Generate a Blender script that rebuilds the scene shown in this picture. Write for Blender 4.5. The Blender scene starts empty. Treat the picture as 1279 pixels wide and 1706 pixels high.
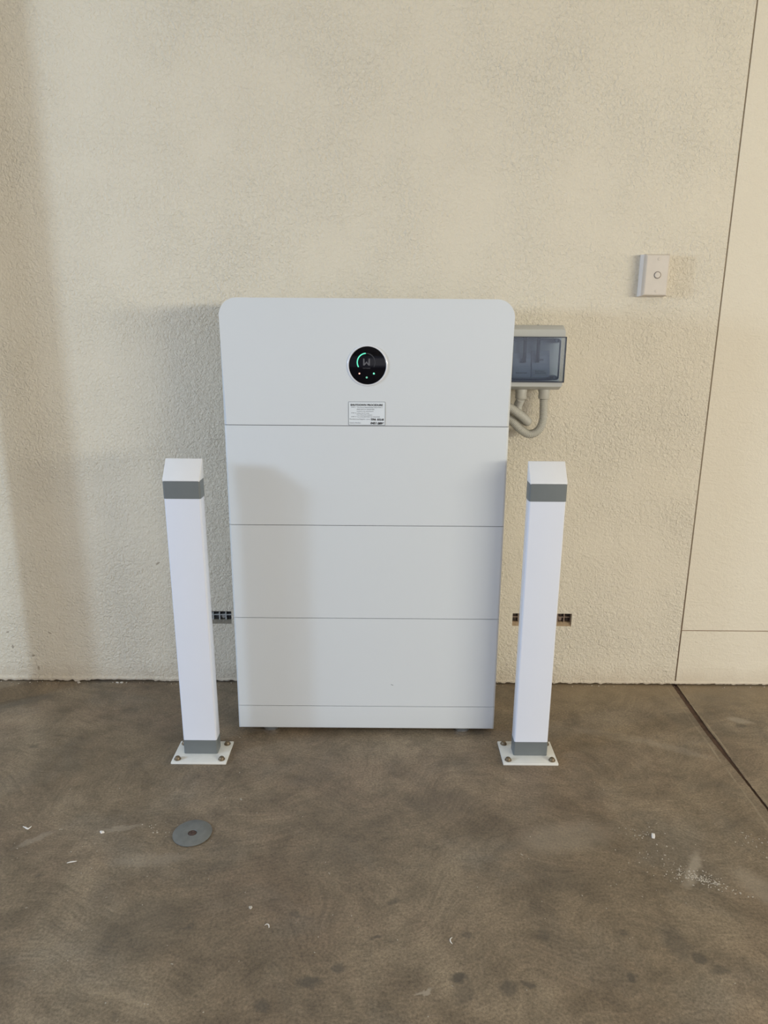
import bpy, bmesh, math, random
from mathutils import Vector, Matrix, noise as mnoise
random.seed(7)
S = bpy.context.scene
COL = S.collection
R = math.radians

# ---------------------------------------------------------------- camera
PITCH, ROLL, DIST, CAMH = R(14.5), R(0.42), 2.10, 1.1187
cam = bpy.data.cameras.new('camera')
cam.sensor_fit = 'VERTICAL'; cam.sensor_height = 24.0
cam.lens = 24.0 * 1183.0 / 1706.0
cam.clip_start = 0.05
co = bpy.data.objects.new('camera', cam); COL.objects.link(co)
fw = Vector((0, math.cos(PITCH), -math.sin(PITCH)))
up = Vector((0, math.sin(PITCH), math.cos(PITCH)))
rt = Vector((1, 0, 0))
r2 = rt * math.cos(ROLL) + up * math.sin(ROLL)
u2 = -rt * math.sin(ROLL) + up * math.cos(ROLL)
M = Matrix((r2, u2, -fw)).transposed().to_4x4()
M.translation = Vector((0, -DIST, CAMH))
co.matrix_world = M
S.camera = co

# ---------------------------------------------------------------- light and exposure
S.view_settings.view_transform = 'Standard'
S.view_settings.look = 'None'
S.view_settings.gamma = 1.0
S.view_settings.use_curve_mapping = False
S.view_settings.exposure = 0.04

w = bpy.data.worlds.new('sky'); S.world = w; w.use_nodes = True
bg = w.node_tree.nodes['Background']
bg.inputs[0].default_value = (0.77, 0.80, 1.0, 1)
bg.inputs[1].default_value = 0.88

def area(name, loc, target, sx, sy, energy, color):
    l = bpy.data.lights.new(name, 'AREA'); l.shape = 'RECTANGLE'
    l.size = sx; l.size_y = sy; l.energy = energy; l.color = color
    o = bpy.data.objects.new(name, l); COL.objects.link(o)
    o.location = loc
    d = Vector(target) - Vector(loc)
    o.rotation_euler = d.to_track_quat('-Z', 'Y').to_euler()
    return o
# daylight through the openings in the side walls (low, wide strips under the lintels)
COOL = (0.57, 0.76, 1.0); WARM = (1.0, 0.96, 0.79)
area('daylight_left', (-3.65, -1.85, 1.42), (0, -0.40, 1.25), 0.95, 0.42, 28, COOL)
area('daylight_left_gap', (-3.65, -1.80, 1.42), (0, -0.2, 1.25), 0.20, 0.42, 40, COOL)
area('daylight_right', (3.95, -4.15, 1.45), (0, -0.3, 1.25), 2.9, 0.45, 138, WARM)
# fill lamp added at the open front, lightening the post shadow on the battery
area('front_fill', (1.6, -6.4, 1.30), (0.2, 0, 1.0), 3.6, 1.2, 18, (1.0, 0.98, 0.97))

# ---------------------------------------------------------------- materials
def nmat(name):
    m = bpy.data.materials.new(name); m.use_nodes = True
    nt = m.node_tree
    return m, nt, nt.nodes['Principled BSDF']

class NT:
    def __init__(s, nt): s.nt = nt
    def n(s, typ, **kw):
        x = s.nt.nodes.new(typ)
        for k, v in kw.items(): setattr(x, k, v)
        return x
    def l(s, a, b): s.nt.links.new(a, b)
    def coord(s): return s.n('ShaderNodeTexCoord').outputs['Object']
    def mapping(s, src, loc=(0,0,0), rot=(0,0,0), scale=(1,1,1)):
        m = s.n('ShaderNodeMapping'); m.vector_type = 'POINT'
        m.inputs['Location'].default_value = loc
        m.inputs['Rotation'].default_value = rot
        m.inputs['Scale'].default_value = scale
        s.l(src, m.inputs['Vector']); return m.outputs[0]
    def noise(s, src, scale, detail=4, rough=0.55, dist=0.0, out='Fac'):
        t = s.n('ShaderNodeTexNoise')
        t.inputs['Scale'].default_value = scale; t.inputs['Detail'].default_value = detail
        t.inputs['Roughness'].default_value = rough; t.inputs['Distortion'].default_value = dist
        s.l(src, t.inputs['Vector']); return t.outputs[out]
    def ramp(s, src, stops, interp='LINEAR'):
        r = s.n('ShaderNodeValToRGB'); r.color_ramp.interpolation = interp
        e = r.color_ramp.elements
        while len(e) < len(stops): e.new(0.5)
        for el, (p, c) in zip(e, stops):
            el.position = p; el.color = (c[0], c[1], c[2], 1) if hasattr(c, '__len__') else (c, c, c, 1)
        s.l(src, r.inputs[0]); return r.outputs[0]
    def mix(s, fac, a, b, blend='MIX'):
        m = s.n('ShaderNodeMix'); m.data_type = 'RGBA'; m.blend_type = blend
        for sock, v in ((m.inputs[0], fac), (m.inputs[6], a), (m.inputs[7], b)):
            if hasattr(v, 'is_linked') or hasattr(v, 'links'): s.l(v, sock)
            elif hasattr(v, '__len__'): sock.default_value = (*v, 1)
            else: sock.default_value = v
        return m.outputs[2]
    def math(s, op, a, b=0.0, clamp=False):
        m = s.n('ShaderNodeMath', operation=op); m.use_clamp = clamp
        for sock, v in ((m.inputs[0], a), (m.inputs[1], b)):
            if hasattr(v, 'links'): s.l(v, sock)
            else: sock.default_value = v
        return m.outputs[0]
    def bump(s, h, strength, dist, normal=None):
        b = s.n('ShaderNodeBump'); b.inputs['Strength'].default_value = strength
        b.inputs['Distance'].default_value = dist
        s.l(h, b.inputs['Height'])
        if normal is not None: s.l(normal, b.inputs['Normal'])
        return b.outputs[0]

def plain(name, color, rough=0.5, metal=0.0, var=0.04, vscale=30, bump=0.0, bscale=200, coat=0.0, spec=None):
    m, nt, p = nmat(name); k = NT(nt)
    c = k.coord(); f = k.noise(c, vscale, 3)
    lo = tuple(max(0, x * (1 - var)) for x in color); hi = tuple(min(1, x * (1 + var)) for x in color)
    k.l(k.mix(f, lo, hi), p.inputs['Base Color'])
    p.inputs['Roughness'].default_value = rough; p.inputs['Metallic'].default_value = metal
    if coat: p.inputs['Coat Weight'].default_value = coat
    if spec is not None: p.inputs['Specular IOR Level'].default_value = spec
    if bump: k.l(k.bump(k.noise(c, bscale, 2), bump, 0.001), p.inputs['Normal'])
    return m

def emis(name, color, strength):
    m, nt, p = nmat(name)
    p.inputs['Base Color'].default_value = (0.02, 0.02, 0.02, 1)
    p.inputs['Emission Color'].default_value = (*color, 1)
    p.inputs['Emission Strength'].default_value = strength
    return m

def wall_mat():
    m, nt, p = nmat('painted_render'); k = NT(nt); c = k.coord()
    big = k.noise(c, 1.6, 4, 0.6)
    col = k.mix(big, (0.70, 0.626, 0.498), (0.76, 0.697, 0.570))
    med = k.ramp(k.noise(c, 9, 5, 0.6), [(0.30, 0.0), (0.75, 1.0)])
    col = k.mix(k.math('MULTIPLY', med, 0.10), col, (0.60, 0.51, 0.38))
    # fine dark pits in the render
    pits = k.ramp(k.noise(c, 260, 3, 0.7), [(0.28, 1.0), (0.40, 0.0)])
    col = k.mix(k.math('MULTIPLY', pits, 0.35), col, (0.46, 0.40, 0.30))
    # uneven brown tone fading out just above the floor
    sx = k.n('ShaderNodeSeparateXYZ'); k.l(c, sx.inputs[0])
    z = k.math('ADD', sx.outputs[2], k.math('MULTIPLY', k.noise(c, 14, 5, 0.7), 0.10))
    g = k.ramp(z, [(0.05, 1.0), (0.12, 0.0)])
    col = k.mix(k.math('MULTIPLY', g, 0.35), col, (0.42, 0.32, 0.22))
    # rusty scuff on the smooth panel at right
    v = k.mapping(c, loc=(-1.23, 0, -0.41))
    v = k.mapping(v, rot=(0, R(-42), 0))
    v = k.mapping(v, scale=(1/0.055, 1, 1/0.02))
    gr = k.n('ShaderNodeTexGradient', gradient_type='SPHERICAL'); k.l(v, gr.inputs[0])
    sp = k.ramp(k.noise(c, 130, 3, 0.7), [(0.48, 0.0), (0.62, 1.0)])
    sc = k.math('MULTIPLY', k.math('MULTIPLY', gr.outputs['Fac'], 1.6, True), sp)
    col = k.mix(k.math('MULTIPLY', sc, 0.7), col, (0.36, 0.22, 0.12))
    # small chips and scuffs low on the left
    chips = None
    for x, z, a, b, r in ((-0.703, 0.405, .009, .0035, .6), (-1.066, 0.168, .008, .003, -.5), (-1.128, 0.088, .007, .004, .3), (-1.115, 0.045, .004, .009, .1),
                          (-1.20, 0.170, .006, .003, .2), (-1.19, 0.12, .004, .008, .0), (1.205, 0.63, .006, .005, .0), (1.17, 1.10, .004, .005, 0)):
        v = k.mapping(k.mapping(k.mapping(c, loc=(-x, 0, -z)), rot=(0, r, 0)), scale=(1/a, 0, 1/b))
        g2 = k.n('ShaderNodeTexGradient', gradient_type='SPHERICAL'); k.l(v, g2.inputs[0])
        q = k.math('MULTIPLY', g2.outputs['Fac'], 2.5, True)
        chips = q if chips is None else k.math('MAXIMUM', chips, q)
    col = k.mix(k.math('MULTIPLY', chips, 0.6), col, (0.20, 0.15, 0.10))
    k.l(col, p.inputs['Base Color'])
    p.inputs['Roughness'].default_value = 0.75
    p.inputs['Specular IOR Level'].default_value = 0.25
    # texture: rough on the left of the joint, smoother on the right of it
    right = k.math('GREATER_THAN', sx.outputs[0], 0.951)
    patch = k.ramp(k.noise(c, 3.2, 2), [(0.35, 0.45), (0.65, 1.0)])
    amp = k.math('MULTIPLY', patch, k.math('SUBTRACT', 1.0, k.math('MULTIPLY', right, 0.72)))
    h = k.math('ADD', k.noise(c, 125, 3, 0.6, 1.0), k.math('MULTIPLY', k.noise(c, 66, 2, 0.5, 1.4), 0.8))
    h = k.math('MULTIPLY', h, amp)
    tr = k.math('MULTIPLY', k.noise(k.mapping(c, rot=(0, R(50), 0), scale=(1, 1, 2.2)), 14, 4, 0.6, 2.0), 0.35)
    h = k.math('ADD', h, tr)
    k.l(k.bump(h, 1.0, 0.0052), p.inputs['Normal'])
    return m

def floor_mat():
    m, nt, p = nmat('brown_concrete'); k = NT(nt); c = k.coord()
    big = k.noise(c, 2.2, 5, 0.6, 0.6)
    col = k.ramp(big, [(0.30, (0.152, 0.114, 0.073)), (0.50, (0.207, 0.158, 0.104)), (0.68, (0.262, 0.207, 0.140))])
    red = k.ramp(k.noise(k.mapping(c, loc=(3, 1, 0)), 3.0, 4, 0.6), [(0.48, 0.0), (0.68, 1.0)])
    col = k.mix(k.math('MULTIPLY', red, 0.30), col, (0.225, 0.150, 0.100))
    gry = k.ramp(k.noise(k.mapping(c, loc=(-5, 2, 0)), 3.7, 4, 0.6, 0.5), [(0.52, 0.0), (0.70, 1.0)])
    col = k.mix(k.math('MULTIPLY', gry, 0.35), col, (0.135, 0.128, 0.108))
    # trowel swirls
    sw = k.noise(c, 1.7, 2, 0.5, out='Color')
    dv = k.n('ShaderNodeVectorMath', operation='MULTIPLY_ADD'); k.l(sw, dv.inputs[0]); dv.inputs[1].default_value = (1.0, 1.0, 0); k.l(c, dv.inputs[2])
    wv = k.noise(k.mapping(dv.outputs[0], rot=(0, 0, R(25)), scale=(1.0, 3.2, 1)), 15, 6, 0.74, 0.6)
    wv2 = k.noise(k.mapping(dv.outputs[0], rot=(0, 0, R(-50)), scale=(1.0, 4.0, 1)), 30, 6, 0.78, 0.5)
    t = k.ramp(k.math('MULTIPLY', k.math('ADD', wv, wv2), 0.5), [(0.36, 0.78), (0.5, 0.99), (0.66, 1.25)])
    col = k.mix(1.0, col, t, 'MULTIPLY')
    cl = k.ramp(k.noise(c, 11, 5, 0.65, 0.3), [(0.34, 0.76), (0.5, 1.0), (0.68, 1.24)])
    col = k.mix(1.0, col, cl, 'MULTIPLY')
    fine = k.ramp(k.noise(c, 190, 4, 0.75), [(0.3, 0.58), (0.5, 1.0), (0.72, 1.42)])
    col = k.mix(1.0, col, fine, 'MULTIPLY')
    # small dark oily blots
    dn = k.ramp(k.noise(c, 15, 3, 0.5, 0.4), [(0.69, 0.0), (0.76, 1.0)])
    col = k.mix(k.math('MULTIPLY', dn, 0.55), col, (0.070, 0.058, 0.045))
    warp = k.noise(c, 38, 3, 0.6, out='Color')
    wm = k.n('ShaderNodeVectorMath', operation='MULTIPLY_ADD'); k.l(warp, wm.inputs[0])
    wm.inputs[1].default_value = (0.03, 0.03, 0.0)
    off = k.n('ShaderNodeVectorMath', operation='ADD'); k.l(c, off.inputs[0]); off.inputs[1].default_value = (-0.015, -0.015, 0)
    k.l(off.outputs[0], wm.inputs[2]); cw = wm.outputs[0]
    def spot(x, y, a, b, rot):
        v = k.mapping(cw, loc=(-x, -y, 0)); v = k.mapping(v, rot=(0, 0, -rot)); v = k.mapping(v, scale=(1/a, 1/b, 0))
        g = k.n('ShaderNodeTexGradient', gradient_type='SPHERICAL'); k.l(v, g.inputs[0])
        return k.math('MULTIPLY', g.outputs['Fac'], 2.0, True)
    dark = None
    for s in DARKS:
        q = spot(*s[:5]); q = k.math('MULTIPLY', q, s[5])
        dark = q if dark is None else k.math('MAXIMUM', dark, q)
    col = k.mix(dark, col, (0.075, 0.064, 0.050))
    lite = None
    for s in LIGHTS:
        q = spot(*s[:5]); q = k.math('MULTIPLY', q, s[5])
        lite = q if lite is None else k.math('MAXIMUM', lite, q)
    col = k.mix(lite, col, (0.42, 0.36, 0.28))
    # pale paint dust and specks
    vo = k.n('ShaderNodeTexVoronoi'); vo.inputs['Scale'].default_value = 34; vo.inputs['Randomness'].default_value = 1.0
    k.l(cw, vo.inputs['Vector'])
    spk = k.ramp(vo.outputs['Distance'], [(0.0, 1.0), (0.045, 1.0), (0.06, 0.0)])
    sel = k.ramp(k.noise(c, 7, 2), [(0.56, 0.0), (0.60, 1.0)])
    col = k.mix(k.math('MULTIPLY', k.math('MULTIPLY', spk, sel), 0.8), col, (0.46, 0.42, 0.35))
    # ochre rim along the wall
    sx = k.n('ShaderNodeSeparateXYZ'); k.l(c, sx.inputs[0])
    # pale chalky lines each side of the saw joint
    jx = k.math('SUBTRACT', sx.outputs[0], k.math('ADD', 0.9400, k.math('MULTIPLY', sx.outputs[1], 0.030)))
    jx = k.math('ADD', jx, k.math('MULTIPLY', k.math('SUBTRACT', k.noise(c, 9, 2), 0.5), 0.012))
    jl = k.ramp(k.math('ABSOLUTE', k.math('SUBTRACT', k.math('ABSOLUTE', jx), 0.0185)), [(0.0, 1.0), (0.0016, 0.8), (0.0034, 0.0)])
    jm = k.ramp(k.noise(k.mapping(c, loc=(4, 4, 0)), 12, 3), [(0.42, 0.0), (0.60, 1.0)])
    jl = k.math('MULTIPLY', jl, k.math('ADD', k.math('MULTIPLY', jm, 0.6), 0.15))
    col = k.mix(jl, col, (0.36, 0.30, 0.21))
    yy = k.math('ADD', k.math('MULTIPLY', sx.outputs[1], -1.0), k.math('MULTIPLY', k.noise(c, 8, 4, 0.6), 0.12))
    rim = k.math('MULTIPLY', k.ramp(yy, [(0.08, 1.0), (0.24, 0.0)]), k.ramp(sx.outputs[0], [(0.15, 0.0), (0.6, 1.0)]))
    col = k.mix(k.math('MULTIPLY', rim, 0.5), col, (0.32, 0.245, 0.150))
    k.l(col, p.inputs['Base Color'])
    rr = k.ramp(big, [(0.3, 0.42), (0.7, 0.62)])
    k.l(rr, p.inputs['Roughness'])
    p.inputs['Specular IOR Level'].default_value = 0.45
    h = k.math('ADD', k.math('MULTIPLY', wv2, 0.6), k.math('MULTIPLY', k.noise(c, 220, 3, 0.7), 0.35))
    k.l(k.bump(h, 0.35, 0.0015), p.inputs['Normal'])
    return m

# stains on the concrete: x, y, half length, half width, turn, strength
DARKS = [(0.139,-1.085,.020,.014,.3,.8),(-0.076,-1.063,.020,.013,.2,.6),(-0.125,-1.095,.026,.014,.1,.7),
         (-0.170,-0.944,.016,.010,.0,.5),(-0.011,-0.998,.014,.007,.2,.5),(0.165,-0.992,.014,.011,.0,.5),
         (0.146,-1.110,.030,.020,1.0,.4),(-0.202,-1.140,.016,.018,.5,.6),(0.223,-1.106,.020,.020,.0,.6),
         (0.262,-1.094,.020,.009,-.3,.6),(0.448,-1.080,.014,.012,.0,.7),(0.585,-1.036,.016,.013,.1,.7),
         (0.612,-1.066,.026,.010,.0,.5),(0.556,-1.008,.030,.055,.0,.45),(0.467,-0.985,.014,.010,.0,.5),
         (0.310,-0.990,.020,.014,.0,.35),(0.945,-0.130,.022,.018,.0,.6),(1.05,-0.245,.018,.014,.0,.55),
         (0.930,-0.085,.022,.010,.0,.5),(0.905,-0.215,.11,.045,.4,.35),(-0.600,-0.155,.030,.022,.4,.6),
         (-1.12,-0.14,.13,.035,.5,.45),(-1.17,-0.20,.06,.04,.5,.4),(-0.46,-0.98,.12,.09,.3,.35),
         (0.36,-0.83,.09,.04,-.6,.22),(0.16,-0.60,.12,.06,.0,.22),(-0.10,-0.77,.10,.06,.2,.2)]
LIGHTS = [(0.668,-0.815,.075,.016,.98,.55),(0.800,-0.885,.10,.045,-1.0,.32),(1.06,-0.215,.045,.018,-.3,.5),
          (0.985,-0.62,.05,.02,.4,.3),(-0.60,-0.70,.06,.012,.2,.3),(-0.50,-0.80,.10,.025,.1,.22),
          (-0.78,-0.74,.05,.012,.7,.3),(0.42,-0.72,.14,.06,.2,.22),(0.80,-0.36,.14,.02,-.5,.22),
          (0.66,-0.30,.14,.025,-.3,.18),(0.077,-1.110,.022,.004,.35,.6)]

MAT = {}
MAT['wall'] = wall_mat()
MAT['floor'] = floor_mat()
MAT['joint'] = plain('joint_rust', (0.085, 0.048, 0.030), 0.9, 0, 0.8, 45, 0.6, 150)
MAT['groove'] = plain('groove_paint', (0.60, 0.54, 0.42), 0.9, 0, 0.25, 20)
MAT['dark_gap'] = plain('gap_dirt', (0.035, 0.028, 0.022), 0.95, 0, 0.5, 30)
MAT['ceil'] = plain('ceiling_board', (0.72, 0.70, 0.66), 0.8)
MAT['side'] = plain('side_render', (0.62, 0.56, 0.45), 0.8)
MAT['white_panel'] = plain('white_powder_coat', (0.65, 0.675, 0.69), 0.30, 0, 0.015, 3, 0.02, 500)
MAT['white_post'] = plain('white_gloss_paint', (0.73, 0.755, 0.83), 0.25, 0, 0.02, 8, 0.03, 300, coat=0.2)
MAT['cap_white'] = plain('cap_white_plastic', (0.74, 0.74, 0.75), 0.40, 0, 0.02)
MAT['grey_tape'] = plain('grey_reflective_tape', (0.150, 0.165, 0.165), 0.42, 0, 0.05, 40, 0.05, 600)
MAT['plate_white'] = plain('base_plate_white', (0.74, 0.73, 0.68), 0.45, 0, 0.08, 25)
MAT['bolt'] = plain('zinc_bolt_dirty', (0.20, 0.155, 0.10), 0.45, 0.6, 0.5, 90, 0.4, 300)
MAT['foot'] = plain('bright_foot_steel', (0.75, 0.76, 0.78), 0.22, 1.0, 0.05)
MAT['black_glass'] = plain('black_display_glass', (0.003, 0.003, 0.005), 0.08, 0, 0.0, spec=0.16)
MAT['ring'] = plain('display_ring', (0.70, 0.71, 0.74), 0.25, 0.0, 0.02, coat=0.5)
MAT['dim'] = plain('dim_logo_print', (0.10, 0.10, 0.11), 0.4)
MAT['dimmer'] = plain('unlit_gauge', (0.018, 0.019, 0.024), 0.4)
MAT['green'] = emis('green_gauge_light', (0.13, 0.93, 0.60), 1.05)
MAT['green2'] = emis('green_led', (0.20, 0.95, 0.62), 1.0)
MAT['green3'] = emis('green_icon_led', (0.16, 0.55, 0.38), 1.0)
MAT['red_led'] = emis('warm_led', (1.0, 0.55, 0.42), 1.2)
MAT['sticker'] = plain('sticker_paper', (0.70, 0.74, 0.77), 0.35, 0, 0.02)
MAT['ink'] = plain('printed_ink', (0.025, 0.028, 0.035), 0.6)
MAT['marker'] = plain('marker_ink', (0.006, 0.006, 0.008), 0.5)
MAT['seam'] = plain('seam_shade_dark', (0.10, 0.10, 0.11), 0.8)
MAT['enclosure'] = plain('grey_enclosure_plastic', (0.49, 0.49, 0.46), 0.42, 0, 0.02)
MAT['enc_inner'] = plain('enclosure_inner_plate', (0.56, 0.58, 0.57), 0.5)
MAT['breaker'] = plain('breaker_plastic', (0.62, 0.64, 0.68), 0.45)
MAT['toggle_grey'] = plain('toggle_grey', (0.30, 0.31, 0.34), 0.4)
MAT['upright_bar'] = plain('upright_bar_grey', (0.12, 0.125, 0.13), 0.3)
MAT['frame_dark'] = plain('dark_window_edge', (0.030, 0.036, 0.048), 0.3)
MAT['conduit'] = plain('beige_conduit', (0.46, 0.44, 0.38), 0.45, 0, 0.03)
MAT['switch'] = plain('aged_switch_plastic', (0.60, 0.53, 0.45), 0.45, 0, 0.10, 30)
MAT['switch_side'] = plain('pale_mounting_block', (0.76, 0.72, 0.69), 0.5, 0, 0.06, 30)
MAT['switch_line'] = plain('switch_button_gap', (0.17, 0.14, 0.12), 0.6)
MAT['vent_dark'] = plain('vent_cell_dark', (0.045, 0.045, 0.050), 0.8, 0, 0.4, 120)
MAT['vent_grey'] = plain('vent_mortar_grey', (0.42, 0.42, 0.40), 0.85, 0, 0.25, 120)
MAT['vent_sill'] = plain('vent_sill_grime', (0.24, 0.21, 0.16), 0.9, 0, 0.3, 90)
MAT['vent_ochre'] = plain('vent_sill_ochre', (0.40, 0.29, 0.18), 0.9, 0, 0.3, 90)
MAT['vent_brown'] = plain('vent_brown_brick', (0.26, 0.19, 0.145), 0.85, 0, 0.3, 120)
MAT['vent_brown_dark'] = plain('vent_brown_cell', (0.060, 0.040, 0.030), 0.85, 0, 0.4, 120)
MAT['steel'] = plain('galvanised_disc', (0.165, 0.17, 0.16), 0.50, 0.15, 0.28, 60, 0.1, 300)
MAT['rust'] = plain('rusty_bolt_head', (0.075, 0.045, 0.035), 0.7, 0.2, 0.6, 200, 0.5, 400)
MAT['plaster'] = plain('white_plaster_crumb', (0.78, 0.74, 0.68), 0.8, 0, 0.1, 100)
MAT['plaster_dim'] = plain('dusty_plaster_fleck', (0.50, 0.45, 0.37), 0.85, 0, 0.2, 100)
MAT['shadow_post_mat'] = plain('shadow_post_paint', (0.66, 0.60, 0.49), 0.4)

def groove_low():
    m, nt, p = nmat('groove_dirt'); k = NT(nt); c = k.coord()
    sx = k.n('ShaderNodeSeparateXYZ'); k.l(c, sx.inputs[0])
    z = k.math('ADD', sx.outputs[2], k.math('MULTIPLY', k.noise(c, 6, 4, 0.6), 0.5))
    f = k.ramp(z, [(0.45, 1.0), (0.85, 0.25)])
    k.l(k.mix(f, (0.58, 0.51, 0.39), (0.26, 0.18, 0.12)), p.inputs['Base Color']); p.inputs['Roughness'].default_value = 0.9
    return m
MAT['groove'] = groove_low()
def tinted():
    m = bpy.data.materials.new('smoked_clear_cover'); m.use_nodes = True
    nt = m.node_tree; nt.nodes.clear(); k = NT(nt)
    out = k.n('ShaderNodeOutputMaterial')
    t = k.n('ShaderNodeBsdfTransparent'); t.inputs[0].default_value = (0.64, 0.69, 0.735, 1)
    g = k.n('ShaderNodeBsdfGlossy'); g.inputs['Roughness'].default_value = 0.08; g.inputs[0].default_value = (0.9, 0.9, 0.95, 1)
    fr = k.n('ShaderNodeFresnel'); fr.inputs[0].default_value = 1.45
    mx = k.n('ShaderNodeMixShader'); k.l(fr.outputs[0], mx.inputs[0]); k.l(t.outputs[0], mx.inputs[1]); k.l(g.outputs[0], mx.inputs[2])
    k.l(mx.outputs[0], out.inputs[0]); return m
MAT['tint'] = tinted()

# ---------------------------------------------------------------- mesh helpers
def obj(name, bm, mats, parent=None, smooth=False, loc=None, rot=None, auto=None):
    me = bpy.data.meshes.new(name)
    bmesh.ops.recalc_face_normals(bm, faces=bm.faces)
    bm.to_mesh(me); bm.free()
    for m in (mats if isinstance(mats, (list, tuple)) else [mats]):
        me.materials.append(MAT[m] if isinstance(m, str) else m)
    if smooth or auto:
        for f in me.polygons: f.use_smooth = True
        if auto: me.set_sharp_from_angle(angle=R(auto))
    o = bpy.data.objects.new(name, me); COL.objects.link(o)
    if parent is not None: o.parent = parent
    if loc is not None: o.location = loc
    if rot is not None: o.rotation_euler = rot
    return o

def thing(name, label, cat, loc=(0,0,0), group=None):
    o = bpy.data.objects.new(name, None); COL.objects.link(o); o.location = loc
    o.empty_display_size = 0.05
    o['label'] = label; o['category'] = cat
    if group: o['group'] = group
    return o

def tag(o, label, cat, group=None, kind=None):
    o['label'] = label; o['category'] = cat
    if group: o['group'] = group
    if kind: o['kind'] = kind
    return o

def struct(name, bm, m, label=None, **kw):
    o = obj(name, bm, m, **kw); o['kind'] = 'structure'
    return o

def box(bm, x0, x1, y0, y1, z0, z1, mi=0, bev=0.0, seg=2):
    vs = [bm.verts.new((x, y, z)) for z in (z0, z1) for y in (y0, y1) for x in (x0, x1)]
    q = [(0,2,3,1),(4,5,7,6),(0,1,5,4),(2,6,7,3),(0,4,6,2),(1,3,7,5)]
    fs = [bm.faces.new([vs[i] for i in f]) for f in q]
    for f in fs: f.material_index = mi
    if bev:
        es = list({e for f in fs for e in f.edges})
        r = bmesh.ops.bevel(bm, geom=es, offset=bev, segments=seg, profile=0.5, affect='EDGES')
        for f in r['faces']: f.material_index = mi
    return fs

def prism_y(bm, pts, y0, y1, mi=0, bev_front=0.0, seg=4):
    """polygon of (x, z), extruded from the front y0 to the back y1"""
    a = [bm.verts.new((x, y0, z)) for x, z in pts]
    b = [bm.verts.new((x, y1, z)) for x, z in pts]
    f0 = bm.faces.new(a); f1 = bm.faces.new(b[::-1])
    n = len(pts); fs = [f0, f1]
    for i in range(n): fs.append(bm.faces.new((a[i], b[i], b[(i+1) % n], a[(i+1) % n])))
    for f in fs: f.material_index = mi
    if bev_front:
        r = bmesh.ops.bevel(bm, geom=list(f0.edges), offset=bev_front, segments=seg, profile=0.5, affect='EDGES')
        for f in r['faces']: f.material_index = mi
    return fs

def prism_x(bm, pts, x0, x1, mi=0):
    a = [bm.verts.new((x0, y, z)) for y, z in pts]; b = [bm.verts.new((x1, y, z)) for y, z in pts]
    n = len(pts); fs = [bm.faces.new(a), bm.faces.new(b[::-1])]
    for i in range(n): fs.append(bm.faces.new((a[i], b[i], b[(i+1) % n], a[(i+1) % n])))
    for f in fs: f.material_index = mi
    return fs

def lathe(bm, prof, n=32, axis='Z', c=(0,0,0), mi=0):
    """profile of (radius, height) about an axis"""
    rings = []
    for r, h in prof:
        ring = []
        for i in range(n):
            a = 2*math.pi*i/n; x, y = r*math.cos(a), r*math.sin(a)
            p = (x, y, h) if axis == 'Z' else (x, h, y)
            ring.append(bm.verts.new((c[0]+p[0], c[1]+p[1], c[2]+p[2])))
        rings.append(ring)
    for a, b in zip(rings, rings[1:]):
        for i in range(n):
            f = bm.faces.new((a[i], a[(i+1) % n], b[(i+1) % n], b[i])); f.material_index = mi
    for ring, rp in ((rings[0], prof[0][0]), (rings[-1], prof[-1][0])):
        if rp > 1e-6:
            f = bm.faces.new(ring); f.material_index = mi

def text_mesh(body, size, x, y, z, mat, parent, name, align='LEFT', width=None, bold=0.0, shear=0.0):
    cu = bpy.data.curves.new(name, 'FONT'); cu.body = body; cu.size = size
    cu.align_x = align; cu.shear = shear; cu.offset = bold; cu.space_character = 1.05
    tmp = bpy.data.objects.new(name, cu); COL.objects.link(tmp)
    bpy.context.view_layer.update()
    me = bpy.data.meshes.new_from_object(tmp, depsgraph=bpy.context.evaluated_depsgraph_get())
    w0 = max(v.co.x for v in me.vertices) - min(v.co.x for v in me.vertices)
    s = (width / w0) if width else 1.0
    bpy.data.objects.remove(tmp)
    for v in me.vertices:
        px, py = v.co.x * s, v.co.y
        v.co = (x + px, y, z + py)
    me.materials.clear(); me.materials.append(MAT[mat])
    return me

def join_meshes(name, meshes, parent):
    bm = bmesh.new()
    for me in meshes: bm.from_mesh(me)
    o = obj(name, bm, list(meshes[0].materials)[0], parent)
    return o

# ---------------------------------------------------------------- setting: wall
XC = [-3.4, -0.6648, -0.4822, 0.4105, 0.5982, 0.9487, 0.9533, 3.7]
ZC = [0.0065, 0.1905, 0.1935, 0.2040, 0.2468, 2.7]
def depth(i, j):
    if j == 3 and i in (1, 3): return 0.030
    if i == 5: return 0.004
    if i == 6 and j == 1: return 0.0025
    return 0.0
bm = bmesh.new()
nx, nz = len(XC)-1, len(ZC)-1
for i in range(nx):
    for j in range(nz):
        d = depth(i, j); x0, x1, z0, z1 = XC[i], XC[i+1], ZC[j], ZC[j+1]
        mi = 1 if (i == 5 or (i == 6 and j == 1)) else 0
        f = bm.faces.new([bm.verts.new(p) for p in ((x0,d,z0),(x1,d,z0),(x1,d,z1),(x0,d,z1))]); f.material_index = mi
        if i+1 < nx and depth(i+1, j) != d:
            e = depth(i+1, j); bm.faces.new([bm.verts.new(p) for p in ((x1,d,z0),(x1,e,z0),(x1,e,z1),(x1,d,z1))])
        if j+1 < nz and depth(i, j+1) != d:
            e = depth(i, j+1); bm.faces.new([bm.verts.new(p) for p in ((x0,d,z1),(x1,d,z1),(x1,e,z1),(x0,e,z1))])
x0, x1, z0, z1 = XC[0], XC[-1], ZC[0], ZC[-1]
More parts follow.
